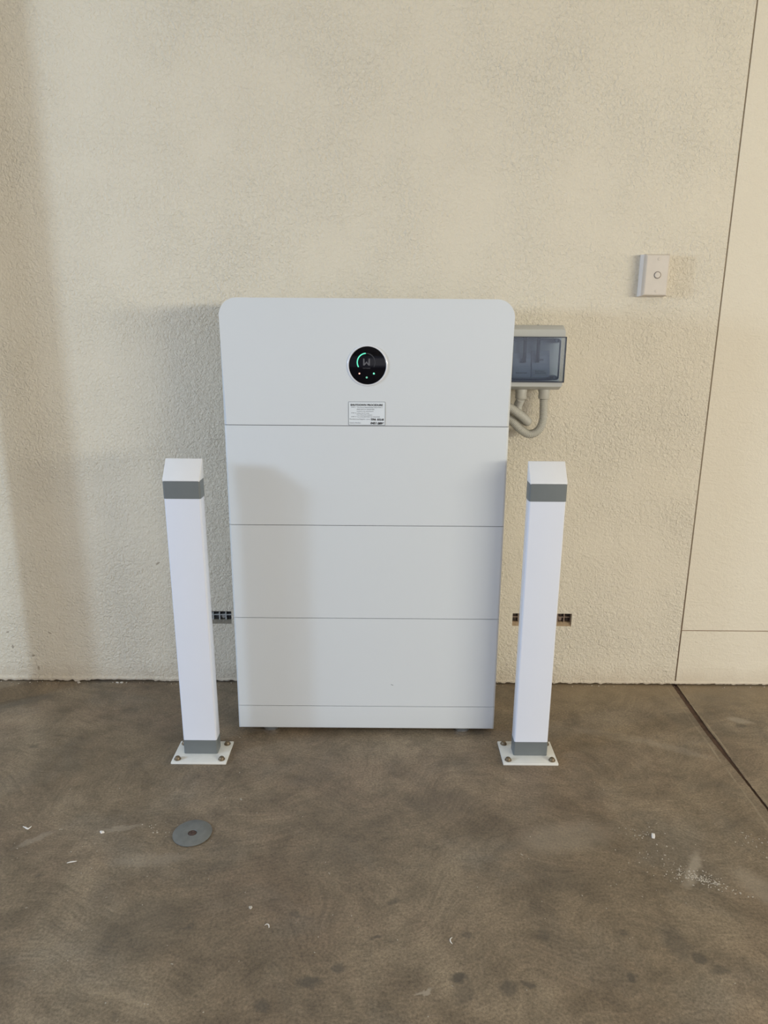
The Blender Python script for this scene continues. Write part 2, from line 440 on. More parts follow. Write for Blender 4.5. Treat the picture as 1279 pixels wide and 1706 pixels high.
for q in (((x0,0,z0),(x1,0,z0),(x1,.1,z0),(x0,.1,z0)), ((x0,0,z1),(x0,.1,z1),(x1,.1,z1),(x1,0,z1)),
          ((x0,.1,z0),(x1,.1,z0),(x1,.1,z1),(x0,.1,z1)), ((x0,0,z0),(x0,.1,z0),(x0,.1,z1),(x0,0,z1)), ((x1,0,z0),(x1,0,z1),(x1,.1,z1),(x1,.1,z0))):
    bm.faces.new([bm.verts.new(p) for p in q])
struct('wall_back', bm, ['wall', 'groove'])

# broken bead of render along the foot of the wall
def lip(xa, xb, zlo, zhi, yo, step, jit, gaps=()):
    bm = bmesh.new(); x = xa; prev = None
    while x <= xb:
        dz = jit * (mnoise.noise(Vector((x*60, 0, 0))) + 0.5*mnoise.noise(Vector((x*170, 3, 0))))
        lo = zlo + dz
        for a, b, g in gaps:
            if a < x < b: lo = g + dz*0.5
        yy = yo + 0.5*jit*mnoise.noise(Vector((x*40, 9, 0)))
        row = [bm.verts.new((x, yy, lo)), bm.verts.new((x, yy-0.0012, (lo+zhi)/2)), bm.verts.new((x, 0.0005, zhi + dz*0.6)), bm.verts.new((x, 0.02, zhi)), bm.verts.new((x, 0.02, lo))]
        if prev:
            for q in range(5): bm.faces.new((prev[q], row[q], row[(q+1) % 5], prev[(q+1) % 5]))
        prev = row; x += step
    return bm
struct('baseboard_left', lip(-1.6, -0.62, 0.0045, 0.0185, -0.0045, 0.004, 0.0040, ((-1.0, -0.985, 0.0), (-0.95, -0.74, 0.008))), 'wall')
struct('baseboard_right', lip(-0.62, 3.0, 0.0052, 0.0145, -0.0010, 0.004, 0.0040), 'wall')

# ---------------------------------------------------------------- setting: floor with its saw joint
JL = [(0.9525, 0.10), (0.9505, 0.0), (0.9365, -0.263), (0.9330, -0.616), (0.9300, -3.0), (0.93, -11.0)]
bm = bmesh.new()
def jpts(side):
    out = []
    for i in range(len(JL)-1):
        (xa, ya), (xb, yb) = JL[i], JL[i+1]
        n = max(1, min(260, int(abs(yb-ya)/0.006)))
        for s in range(n):
            t = s/n; y = ya+(yb-ya)*t
            hw = 0.0035 + 0.0045*max(0.0, min(1.0, (y+0.50)/0.15))
            j = 0.0014*mnoise.noise(Vector((y*70, side*5, 0))) + 0.0010*mnoise.noise(Vector((y*220, side*5, 2)))
            out.append((xa+(xb-xa)*t + side*hw + j, y))
    out.append((JL[-1][0]+side*0.004, JL[-1][1]))
    return out
for side, xf in ((-1, -8.0), (1, 8.0)):
    P = jpts(side)
    for (xa, ya), (xb, yb) in zip(P, P[1:]):
        f = bm.faces.new([bm.verts.new(p) for p in ((xf, ya, 0), (xa, ya, 0), (xb, yb, 0), (xf, yb, 0))])
        f = bm.faces.new([bm.verts.new(p) for p in ((xa, ya, 0), (xa, ya, -0.006), (xb, yb, -0.006), (xb, yb, 0))]); f.material_index = 1
PL, PR = jpts(-1), jpts(1)
for i in range(len(PL)-1):
    f = bm.faces.new([bm.verts.new((PL[i][0], PL[i][1], -0.0028)), bm.verts.new((PR[i][0], PR[i][1], -0.0028)),
                      bm.verts.new((PR[i+1][0], PR[i+1][1], -0.0028)), bm.verts.new((PL[i+1][0], PL[i+1][1], -0.0028))]); f.material_index = 1
bmesh.ops.remove_doubles(bm, verts=bm.verts, dist=1e-6)
struct('floor', bm, ['floor', 'joint'])

# ---------------------------------------------------------------- setting: the rest of the garage
bm = bmesh.new(); box(bm, -3.6, 3.9, -6.0, 0.1, 2.7, 2.8); struct('ceiling', bm, 'ceil')
def side_wall(name, x0, x1):
    bm = bmesh.new()
    box(bm, x0, x1, -0.45, 0.1, 0, 2.7)
    box(bm, x0, x1, -6.0, -5.85, 0, 2.7)
    box(bm, x0, x1, -5.85, -0.45, 2.15, 2.7)
    struct(name, bm, 'side')
side_wall('wall_left', -3.60, -3.4)
side_wall('wall_right', 3.7, 3.90)
bm = bmesh.new(); box(bm, -3.6, 3.9, -6.1, -5.9, 2.2, 2.8); struct('trim_1', bm, 'side')
# unseen upright left of the picture, added to cast the wall's shadow band
bm = bmesh.new(); lathe(bm, [(0.055, 0.0), (0.055, 2.7)], 24); struct('shadow_post', bm, 'shadow_post_mat', smooth=True, loc=(-1.283, -0.170, 0))

# ---------------------------------------------------------------- battery tower
BX0, BX1, BF, BB = -0.4075, 0.3165, -0.301, -0.118
bat = thing('battery_tower', 'tall white stacked battery tower with a round black display, between the two posts', 'battery', (-0.0455, -0.208, 0))
T = Matrix.Translation(-Vector(bat.location))
def bpart(name, bm, mats, parent=bat, **kw):
    o = obj(name, bm, mats, None, **kw)
    if parent is bat:
        o.data.transform(T); o.parent = bat
    return o
# inverter head with rounded shoulders
g = 0.0008
def head_profile():
    r = 0.044; z1 = 1.1890; z0 = 0.8788 + g; pts = [(BX0, z0), (BX1, z0)]
    for k in range(13):
        a = math.pi/2*k/12; pts.append((BX1 - r + r*math.cos(a), z1 - r + r*math.sin(a)))
    for k in range(13):
        a = math.pi/2*k/12; pts.append((BX0 + r - r*math.sin(a), z1 - r + r*math.cos(a)))
    return pts
def body(bm, pts, y0, y1, rb, seam_r=0.0006):
    """front edge rounded by rb except along horizontal seams"""
    n = len(pts)
    a = [bm.verts.new((x, y0, z)) for x, z in pts]; b = [bm.verts.new((x, y1, z)) for x, z in pts]
    f0 = bm.faces.new(a); bm.faces.new(b[::-1])
    for i in range(n): bm.faces.new((a[i], b[i], b[(i+1) % n], a[(i+1) % n]))
    return f0, a
bm = bmesh.new()
pts = head_profile(); f0, a = body(bm, pts, BF, BB, 0.007)
zlow = min(z for x, z in pts)
ed = [e for e in f0.edges if not all(abs(v.co.z - zlow) < 1e-6 for v in e.verts)]
bmesh.ops.bevel(bm, geom=ed, offset=0.007, segments=5, profile=0.5, affect='EDGES')
inv = bpart('inverter_head', bm, 'white_panel', auto=35)
for idx, (z0, z1) in enumerate(((0.6161, 0.8788), (0.3538, 0.6161), (0.0882, 0.3538))):
    bm = bmesh.new()
    f0, a = body(bm, [(BX0, z0+g), (BX1, z0+g), (BX1, z1-g), (BX0, z1-g)], BF, BB, 0.007)
    ed = [e for e in f0.edges if abs(e.verts[0].co.z - e.verts[1].co.z) > 0.01]
    bmesh.ops.bevel(bm, geom=ed, offset=0.007, segments=5, profile=0.5, affect='EDGES')
    bpart('battery_module', bm, 'white_panel', auto=35)
bm = bmesh.new()
f0, a = body(bm, [(BX0, 0.017), (BX1, 0.017), (BX1, 0.0882-g), (BX0, 0.0882-g)], BF, BB, 0.007)
ed = [e for e in f0.edges if not all(abs(v.co.z - (0.0882-g)) < 1e-6 for v in e.verts)]
bmesh.ops.bevel(bm, geom=ed, offset=0.006, segments=4, profile=0.5, affect='EDGES')
bpart('plinth', bm, 'white_panel', auto=35)
bm = bmesh.new(); box(bm, BX0+0.004, BX1-0.004, BF+0.005, BB-0.004, 0.03, 0.90); bpart('seam_shade_core', bm, 'seam')  # dark core inside the stack, its colour standing in for shade in the seams
for fx in (-0.3195, 0.2290):
    for fy in (-0.272, -0.145):
        bm = bmesh.new(); lathe(bm, [(0.021, 0.0), (0.022, 0.0015), (0.022, 0.006), (0.019, 0.0085), (0.008, 0.0095), (0.007, 0.024)], 28, c=(fx, fy, 0))
        bpart('levelling_foot', bm, 'foot', auto=40)
# round display
DX, DZ = -0.0437, 1.0290
bm = bmesh.new()
prof = [(0.0462, BF+0.002), (0.0462, BF-0.0020), (0.0470, BF-0.0030), (0.0488, BF-0.0030), (0.0505, BF-0.0018), (0.0512, BF+0.001), (0.0512, BF+0.002)]
lathe(bm, prof + [(0.0462, BF+0.002)], 64, 'Y', (DX, 0, DZ))
disp = bpart('display', bm, 'ring', auto=40)
def dpart(name, bm, m, **kw):
    o = obj(name, bm, m, None, **kw); o.data.transform(T); o.parent = disp; return o
bm = bmesh.new(); lathe(bm, [(0.0463, BF+0.002), (0.0463, BF-0.0010), (0.0450, BF-0.0016), (0.0, BF-0.0016)], 64, 'Y', (DX, 0, DZ))
dpart('display_glass', bm, 'black_glass', auto=40)
yl = BF - 0.0017
def arc(cx, cz, r0, r1, a0, a1, n=28):
    bm = bmesh.new(); rows = []
    m_, h = (r0+r1)/2, (r1-r0)/2
    for i in range(n+1):
        a = R(a0 + (a1-a0)*i/n); rows.append([bm.verts.new((cx+r*math.cos(a), y, cz+r*math.sin(a))) for r, y in ((r0, yl), (r0, yl-0.0003), (r1, yl-0.0003), (r1, yl))])
    for p, q in zip(rows, rows[1:]):
        for s in range(4): bm.faces.new((p[s], q[s], q[(s+1) % 4], p[(s+1) % 4]))
    for a, in ((a0,), (a1,)):
        lathe(bm, [(h, yl), (h, yl-0.0003)], 14, 'Y', (cx+m_*math.cos(R(a)), 0, cz+m_*math.sin(R(a))))
    return bm
ax, az = DX-0.0033, DZ+0.0076
dpart('gauge_arc', arc(ax, az, 0.0206, 0.0234, 95, 208), 'green')['label'] = 'glowing green arc'
dpart('gauge_arc', arc(ax, az, 0.0208, 0.0232, -29, 86), 'dimmer')['label'] = 'unlit dark arc'
# W shaped emblem
lx, lz, lw, lh, st = DX-0.0023, DZ+0.0084, 0.0085, 0.0083, 0.0032
bm = bmesh.new()
for poly in ([(-lw, lh), (-lw+st, lh), (-lw+st*1.25, -lh+st*1.6), (-lw+st*1.1, -lh), (-lw, -lh)],
             [(lw, lh), (lw, -lh), (lw-st*1.1, -lh), (lw-st*1.25, -lh+st*1.6), (lw-st, lh)],
             [(-lw+st*1.1, -lh), (-lw+st*1.25, -lh+st*1.6), (0, 0.0016), (0, -0.0026)],
             [(lw-st*1.1, -lh), (0, -0.0026), (0, 0.0016), (lw-st*1.25, -lh+st*1.6)]):
    prism_y(bm, [(lx+x, lz+z) for x, z in poly], yl-0.0003, yl)
dpart('emblem', bm, 'dim')
me = text_mesh('WATTSONIC', 0.0034, DX-0.0021, yl-0.0001, DZ-0.0078, 'dim', None, 't', 'CENTER', 0.0185)
bm = bmesh.new(); bm.from_mesh(me); dpart('emblem_text', bm, 'dim')
for (ox, oz, r, m) in ((-0.0200, -0.0196, 0.0021, 'red_led'), (0.0160, -0.0194, 0.0024, 'green2'), (-0.0018, -0.0292, 0.0024, 'green3')):
    bm = bmesh.new(); lathe(bm, [(r, yl), (r, yl-0.0004), (0, yl-0.0005)], 20, 'Y', (DX+ox, 0, DZ+oz))
    dpart('indicator_light', bm, m)['label'] = {'red_led': 'warm pink status light', 'green2': 'bright green status light', 'green3': 'green ringed status icon'}[m]
# shutdown sticker
SX0, SX1, SZ0, SZ1 = -0.0919, 0.0014, 0.8805, 0.9398
def rrect(x0, x1, z0, z1, r, n=5):
    pts = []
    for cx_, cz_, s in ((x1-r, z1-r, 0), (x0+r, z1-r, 90), (x0+r, z0+r, 180), (x1-r, z0+r, 270)):
        for k in range(n+1):
            a = R(s + 90*k/n); pts.append((cx_+r*math.cos(a), cz_+r*math.sin(a)))
    return pts
bm = bmesh.new(); prism_y(bm, rrect(SX0, SX1, SZ0, SZ1, 0.002), BF-0.0006, BF)
stk = bpart('shutdown_sticker', bm, 'sticker')
def spart(name, bm, m):
    o = obj(name, bm, m, None); o.data.transform(T); o.parent = stk; return o
bm = bmesh.new()
outer, inner = rrect(SX0, SX1, SZ0, SZ1, 0.002), rrect(SX0+0.0009, SX1-0.0009, SZ0+0.0009, SZ1-0.0009, 0.0015)
yo = BF-0.0008
va = [bm.verts.new((x, yo, z)) for x, z in outer]; vb = [bm.verts.new((x, yo, z)) for x, z in inner]
vc = [bm.verts.new((x, BF-0.0005, z)) for x, z in outer]
for i in range(len(va)):
    j = (i+1) % len(va); bm.faces.new((va[i], va[j], vb[j], vb[i])); bm.faces.new((va[i], vc[i], vc[j], va[j]))
spart('border', bm, 'grey_tape')
yt = BF-0.0009; W = SX1-SX0; Hs = SZ1-SZ0
def sx(u): return SX0 + W*u      # fraction of sticker width from its left
def sz(v): return SZ1 - Hs*v
lines = [('SHUTDOWN PROCEDURE', 0.0062, 0.06, 0.175, 0.87, 0.00030),
         ('STEP 1:', 0.0033, 0.08, 0.255, 0.12, 0), ('Turn off the TRADITIONAL ISOLATOR or', 0.0033, 0.23, 0.260, 0.70, 0),
         ('MAIN SWITCH (INVERTER)', 0.0033, 0.23, 0.340, 0.47, 0), ('located in the switchboard', 0.0033, 0.23, 0.420, 0.44, 0),
         ('STEP 2:', 0.0033, 0.08, 0.495, 0.13, 0), ('Isolate the PV array', 0.0033, 0.23, 0.505, 0.33, 0),
         ('Turn off the DC isolators', 0.0033, 0.23, 0.580, 0.41, 0),
         ('STEP 3:', 0.0033, 0.08, 0.655, 0.13, 0), ('Turn off the BATTERY DC ISOLATOR', 0.0033, 0.23, 0.660, 0.62, 0),
         ('Manufacturer/Supplier name:', 0.0035, 0.03, 0.760, 0.56, 0), ('Contact Number:', 0.0035, 0.03, 0.920, 0.31, 0)]
ms = [text_mesh(t, s, sx(u), yt, sz(v), 'ink', None, 't', 'LEFT', W*wd, b) for t, s, u, v, wd, b in lines]
bm = bmesh.new()
for me in ms: bm.from_mesh(me)
spart('printed_text', bm, 'ink')
ms = [text_mesh('TPA', 0.0062, sx(0.60), yt, sz(0.79), 'marker', None, 't', 'LEFT', W*0.145, 0.0004, 0.2),
      text_mesh('SOLAR', 0.0062, sx(0.78), yt, sz(0.79), 'marker', None, 't', 'LEFT', W*0.185, 0.0004, 0.2),
      text_mesh('0451', 0.0070, sx(0.60), yt, sz(0.95), 'marker', None, 't', 'LEFT', W*0.165, 0.0004, 0.15),
      text_mesh('0896', 0.0074, sx(0.79), yt, sz(0.96), 'marker', None, 't', 'LEFT', W*0.18, 0.0004, 0.15)]
bm = bmesh.new()
for me in ms: bm.from_mesh(me)
spart('handwriting', bm, 'marker')['label'] = 'black marker handwriting'
# small scratch on the lowest module
bm = bmesh.new(); box(bm, -0.0035, 0.0035, -0.0003, 0, -0.0006, 0.0006)
sc = obj('scratch', bm, 'grey_tape', bat, loc=Vector((0.026, BF, 0.155)) - Vector(bat.location), rot=(0, R(22), 0))

# ---------------------------------------------------------------- guard posts
def guard_post(label, loc, tw, td, top, lean, holes):
    """origin on the floor below the plate centre; tube centred at x=0"""
    t = thing('guard_post', label, 'post', loc, 'white guard posts before the battery')
    px0, px1, py0, py1, tx, ty0 = holes
    bm = bmesh.new(); box(bm, px0, px1, py0, py1, 0.0, 0.0062, bev=0.0012)
    obj('base_plate', bm, 'plate_white', t, auto=35)
    inset = 0.0145
    for bx, by in ((px0+inset, py0+inset), (px1-inset, py0+inset), (px0+inset, py1-inset), (px1-inset, py1-inset)):
        bm = bmesh.new()
        lathe(bm, [(0.0088, 0.0062), (0.0090, 0.0078), (0.0082, 0.0088), (0.0072, 0.0090), (0.0066, 0.0125), (0.0045, 0.0145), (0.0, 0.0152)], 20, c=(bx, by, 0))
        obj('bolt', bm, 'bolt', t, auto=40)
    y0, y1 = ty0, ty0 + td; hw = tw/2
    def shell(z0, z1, grow=0.0):
        bm = bmesh.new()
        pts = []
        r = 0.0045; n = 4; X0, X1, Y0, Y1 = -hw-grow, hw+grow, y0-grow, y1+grow
        for cx_, cy_, s in ((X1-r, Y1-r, 0), (X0+r, Y1-r, 90), (X0+r, Y0+r, 180), (X1-r, Y0+r, 270)):
            for k in range(n+1):
                a = R(s+90*k/n); pts.append((cx_+r*math.cos(a), cy_+r*math.sin(a)))
        def at(z): return tx - lean*z
        a = [bm.verts.new((x+at(z0), y, z0)) for x, y in pts]; b = [bm.verts.new((x+at(z1), y, z1)) for x, y in pts]
        bm.faces.new(a[::-1]); bm.faces.new(b)
        for i in range(len(pts)):
            j = (i+1) % len(pts); bm.faces.new((a[i], a[j], b[j], b[i]))
        return bm
    obj('tube', shell(0.0062, top-0.045), 'white_post', t, auto=35)
    obj('base_band', shell(0.0062, 0.047, 0.0005), 'grey_tape', t, auto=35)['label'] = 'grey band around the foot'
    obj('reflective_band', shell(top-0.0445, top, 0.0009), 'grey_tape', t, auto=35)['label'] = 'grey reflective band below the cap'
    # wedge cap rising to the back
    bm = bmesh.new(); X0, X1 = tx-lean*top-hw-0.0006, tx-lean*top+hw+0.0006
    prism_x(bm, [(y0-0.001, top-0.002), (y1+0.001, top-0.002), (y1+0.001, top+0.0485), (y1-0.003, top+0.0485), (y0-0.001, top+0.003)], X0, X1)
    bmesh.ops.bevel(bm, geom=[e for e in bm.edges], offset=0.0016, segments=2, profile=0.5, affect='EDGES')
    obj('cap', bm, 'cap_white', t, auto=50)
    return t
guard_post('left white square guard post, leaning slightly, nearest the metal floor disc',
           (-0.4845, -0.4015, 0), 0.0895, 0.0400, 0.7565, 0.0078,
           (-0.0735, 0.0725, -0.051, 0.050, -0.0035, -0.0105))
guard_post('right white square guard post with grey bands, standing below the wall fuse box',
           (0.3940, -0.3945, 0), 0.0900, 0.0400, 0.7555, -0.0022,
           (-0.0730, 0.0730, -0.052, 0.053, 0.0048, -0.0150))

# ---------------------------------------------------------------- fuse box on the wall
FX0, FX1, FZ0, FZ1, FY = 0.3350, 0.4925, 0.9550, 1.1305, -0.100
enc = thing('fuse_box', 'grey fuse box with smoked clear window on the wall right of the battery', 'fuse box', (0.4140, 0, 0.955))
TE = Matrix.Translation(-Vector(enc.location))
def epart(name, bm, m, parent=None, **kw):
    o = obj(name, bm, m, None, **kw); o.data.transform(TE); o.parent = parent or enc; return o
WZ0, WZ1 = 0.9770, 1.1000
bm = bmesh.new()
prism_x(bm, [(0, FZ0+0.004), (-0.050, FZ0), (FY+0.022, FZ0), (FY, FZ0+0.010), (FY, WZ0), (-0.050, WZ0), (-0.050, WZ1), (FY, WZ1), (FY, FZ1-0.012), (FY+0.020, FZ1), (-0.05, FZ1), (0, FZ1-0.004)], FX0, FX1)
ed = [e for e in bm.edges if all(abs(v.co.x-FX1) < 1e-5 or abs(v.co.x-FX0) < 1e-5 for v in e.verts) and (e.verts[0].co-e.verts[1].co).length < 0.12
      and all((v.co.z < WZ0-0.001 or v.co.z > WZ1+0.001) for v in e.verts)]
bmesh.ops.bevel(bm, geom=ed, offset=0.005, segments=3, profile=0.5, affect='EDGES')
epart('enclosure', bm, 'enclosure', auto=35)
bm = bmesh.new(); box(bm, FX0+0.001, FX1-0.001, -0.062, -0.0505, WZ0+0.001, WZ1-0.001)
for bx in (FX0+0.014, FX1-0.018):
    for bz in (WZ0+0.012, WZ1-0.011):
        lathe(bm, [(0.0065, -0.062), (0.0065, -0.088), (0.004, -0.088), (0.003, -0.084), (0.0, -0.084)], 16, 'Y', (bx, 0, bz))
epart('inner_panel', bm, 'enc_inner', auto=40)
# breakers: two modules
BR = []
for bx0, lab in ((0.3575, 'left breaker'), (0.4090, 'right breaker')):
    bm = bmesh.new(); bx1 = bx0 + 0.0495
    zt = 1.040 if bx0 < 0.4 else 1.047
    prism_x(bm, [(-0.062, 0.989), (-0.080, 0.989), (-0.080, zt-0.021), (-0.074, zt-0.021), (-0.074, zt), (-0.068, zt+0.014), (-0.062, zt+0.014)], bx0, bx1)
    br = epart('breaker', bm, 'breaker'); br['label'] = lab; BR.append(br)
    bm = bmesh.new(); box(bm, bx0+0.019, bx0+0.031, -0.083, -0.0735, zt-0.012, zt-0.008, bev=0.0008)
    o = epart('toggle', bm, 'toggle_grey'); o.parent = br
# printing on the breakers
bm = bmesh.new(); bm.from_mesh(text_mesh('MAIN SW', 0.0060, 0.3655, -0.0803, 0.9985, 'ink', None, 't', 'LEFT', 0.031))
epart('printed_text', bm, 'ink', BR[0])
bm = bmesh.new(); bm.from_mesh(text_mesh('BATTERY\nISOLATOR', 0.0050, 0.4185, -0.0814, 1.0040, 'ink', None, 't', 'LEFT', 0.030))
epart('printed_text', bm, 'ink', BR[1])
bm = bmesh.new(); prism_y(bm, rrect(0.4125, 0.4545, 0.9930, 1.0110, 0.0008), -0.0812, -0.0800); epart('breaker_label', bm, 'enc_inner')
# two dark upright bars behind the window
for cxx in (0.386, 0.423):
    bm = bmesh.new(); lathe(bm, [(0.0050, 1.030), (0.0050, 1.099)], 12, c=(cxx, -0.086, 0)); epart('upright_bar', bm, 'upright_bar', smooth=True)
# smoked window cover: front sheet with returns, and its dark edge
bm = bmesh.new(); box(bm, FX0+0.0015, FX1+0.0008, -0.1105, -0.1085, WZ0+0.0012, WZ1-0.0012)
win = epart('window_cover', bm, 'tint')
bm = bmesh.new()
for q in ((FX0, FX1+0.0018, WZ1-0.0028, WZ1), (FX0, FX1+0.0018, WZ0, WZ0+0.0028), (FX0, FX0+0.002, WZ0, WZ1), (FX1-0.0002, FX1+0.0018, WZ0, WZ1)):
    box(bm, q[0], q[1], -0.1110, -0.0995, q[2], q[3])
o = epart('window_rim', bm, 'frame_dark'); o.parent = win
bm = bmesh.new(); A = rrect(FX0+0.012, FX1-0.013, WZ0+0.007, WZ1-0.006, 0.008); B = rrect(FX0+0.0145, FX1-0.0155, WZ0+0.0095, WZ1-0.0085, 0.007)
va = [bm.verts.new((x, -0.100, z)) for x, z in A]; vb = [bm.verts.new((x, -0.100, z)) for x, z in B]; vc = [bm.verts.new((x, -0.1084, z)) for x, z in A]; vd = [bm.verts.new((x, -0.1084, z)) for x, z in B]
for i in range(len(va)):
    j = (i+1) % len(va)
    bm.faces.new((va[i], va[j], vb[j], vb[i])); bm.faces.new((va[i], vc[i], vc[j], va[j])); bm.faces.new((vb[i], vb[j], vd[j], vd[i])); bm.faces.new((vc[i], vd[i], vd[j], vc[j]))
o = epart('window_rib', bm, 'frame_dark'); o.parent = win
bm = bmesh.new(); lathe(bm, [(0.004, FZ1-0.003), (0.004, FZ1+0.0012)], 12, c=(0.432, -0.02, 0)); epart('mounting_screw', bm, 'frame_dark')
for gx in (0.3870, 0.4525):
    bm = bmesh.new(); lathe(bm, [(0.0170, FZ0+0.002), (0.0170, FZ0-0.007), (0.0158, FZ0-0.006), (0.0158, 0.930), (0.0145, 0.9275), (0.011, 0.9275)], 28, c=(gx, -0.060, 0))
    epart('conduit_gland', bm, 'conduit', auto=40)

# ---------------------------------------------------------------- corrugated conduits
def catmull(P, n):
    P = [Vector(p) for p in P]; P = [2*P[0]-P[1]] + P + [2*P[-1]-P[-2]]; out = []
    for i in range(1, len(P)-2):
        for s in range(n):
            t = s/n; a, b, c, d = P[i-1:i+3]
            out.append(0.5*((2*b)+(c-a)*t+(2*a-5*b+4*c-d)*t*t+(-a+3*b-3*c+d)*t**3))
    out.append(P[-2]); return out
def conduit(P, label, rad=0.0125, pitch=0.0040):
    raw = catmull(P, 60)
    L = [0]
    for a, b in zip(raw, raw[1:]): L.append(L[-1]+(b-a).length)
    def at(s):
        for i in range(len(L)-1):
            if L[i+1] >= s: 
                t = (s-L[i])/max(1e-9, L[i+1]-L[i]); return raw[i].lerp(raw[i+1], t)
        return raw[-1]
    bm = bmesh.new(); rings = []; n = 20; s = 0; up_ = Vector((0, 1, 0.01)).normalized(); prof = [0, 0.6, 1, 0.6]
    step = pitch/4; k = 0; pt = None
    while s < L[-1]-1e-4:
        p = at(s); q = at(min(s+0.002, L[-1])); d = (q-p).normalized() if (q-p).length > 1e-7 else pt
        pt = d; nrm = (up_ - d*up_.dot(d)).normalized(); up_ = nrm; bn = d.cross(nrm)
        r = rad - 0.0022*(1-prof[k % 4])
        rings.append([bm.verts.new(p + nrm*r*math.cos(2*math.pi*i/n) + bn*r*math.sin(2*math.pi*i/n)) for i in range(n)])
        s += step; k += 1
    for a, b in zip(rings, rings[1:]):
        for i in range(n): bm.faces.new((a[i], a[(i+1) % n], b[(i+1) % n], b[i]))
    bm.faces.new(rings[0]); bm.faces.new(rings[-1])
    o = obj('corrugated_conduit', bm, 'conduit', smooth=True)
    tag(o, label, 'conduit', 'conduits below the fuse box'); return o
conduit([(0.4525, -0.060, 0.9270), (0.4540, -0.060, 0.9000), (0.4530, -0.062, 0.8640), (0.4400, -0.066, 0.8370), (0.4150, -0.070, 0.8280), (0.3880, -0.072, 0.8420), (0.3550, -0.070, 0.8730), (0.3150, -0.064, 0.8980), (0.24, -0.06, 0.910)],
        'long grey-beige corrugated conduit hanging in a wide loop under the fuse box')
conduit([(0.3870, -0.060, 0.9270), (0.3830, -0.044, 0.9050), (0.3870, -0.030, 0.8800), (0.4000, -0.024, 0.8650), (0.4110, -0.044, 0.8600), (0.4040, -0.072, 0.8680), (0.3760, -0.093, 0.8900), (0.3450, -0.098, 0.9080), (0.31, -0.099, 0.9120), (0.24, -0.099, 0.908)],
        'short corrugated conduit from the gland nearer the battery, bending back behind it')

# ---------------------------------------------------------------- wall switch
sw = thing('wall_switch', 'yellowed one-button wall switch on a deep mounting block, high at right', 'switch', (0.7480, 0, 1.2665))
hw, hh, dp = 0.0375, 0.0565, 0.036
def frustum(bm, hx0, hz0, y0, hx1, hz1, y1, mi=0):
    a = [bm.verts.new(p) for p in ((-hx0, y0, -hz0), (hx0, y0, -hz0), (hx0, y0, hz0), (-hx0, y0, hz0))]
    b = [bm.verts.new(p) for p in ((-hx1, y1, -hz1), (hx1, y1, -hz1), (hx1, y1, hz1), (-hx1, y1, hz1))]
    bm.faces.new(a[::-1]); bm.faces.new(b)
    for i in range(4): bm.faces.new((a[i], a[(i+1) % 4], b[(i+1) % 4], b[i]))
bm = bmesh.new(); frustum(bm, hw, hh, 0.001, hw-0.002, hh-0.002, -0.026)
bmesh.ops.bevel(bm, geom=list(bm.edges), offset=0.001, segments=2, affect='EDGES')
obj('mounting_block', bm, 'switch_side', sw)
bm = bmesh.new(); frustum(bm, hw-0.002, hh-0.001, -0.026, hw-0.0065, hh-0.004, -dp)
bmesh.ops.bevel(bm, geom=[e for e in bm.edges if all(v.co.y < -0.03 for v in e.verts)], offset=0.0014, segments=3, affect='EDGES')
obj('face_plate', bm, 'switch', sw)
bm = bmesh.new(); lathe(bm, [(0.0098, -dp+0.001), (0.0098, -dp-0.0004), (0.0082, -dp-0.0004), (0.0082, -dp+0.001)], 32, 'Y', (0.002, 0, 0))
obj('button_gap', bm, 'switch_line', sw)
bm = bmesh.new(); lathe(bm, [(0.0080, -dp+0.001), (0.0080, -dp-0.0014), (0.0070, -dp-0.0024), (0.0, -dp-0.0026)], 32, 'Y', (0.002, 0, 0))
obj('button', bm, 'switch', sw, auto=40)
for szz in (0.042, -0.042):
    bm = bmesh.new(); lathe(bm, [(0.0042, -dp+0.001), (0.0042, -dp-0.0003), (0.0034, -dp-0.0007), (0.0, -dp-0.0007)], 20, 'Y', (0.002, 0, szz))
    obj('screw_cover', bm, 'switch', sw, auto=40)

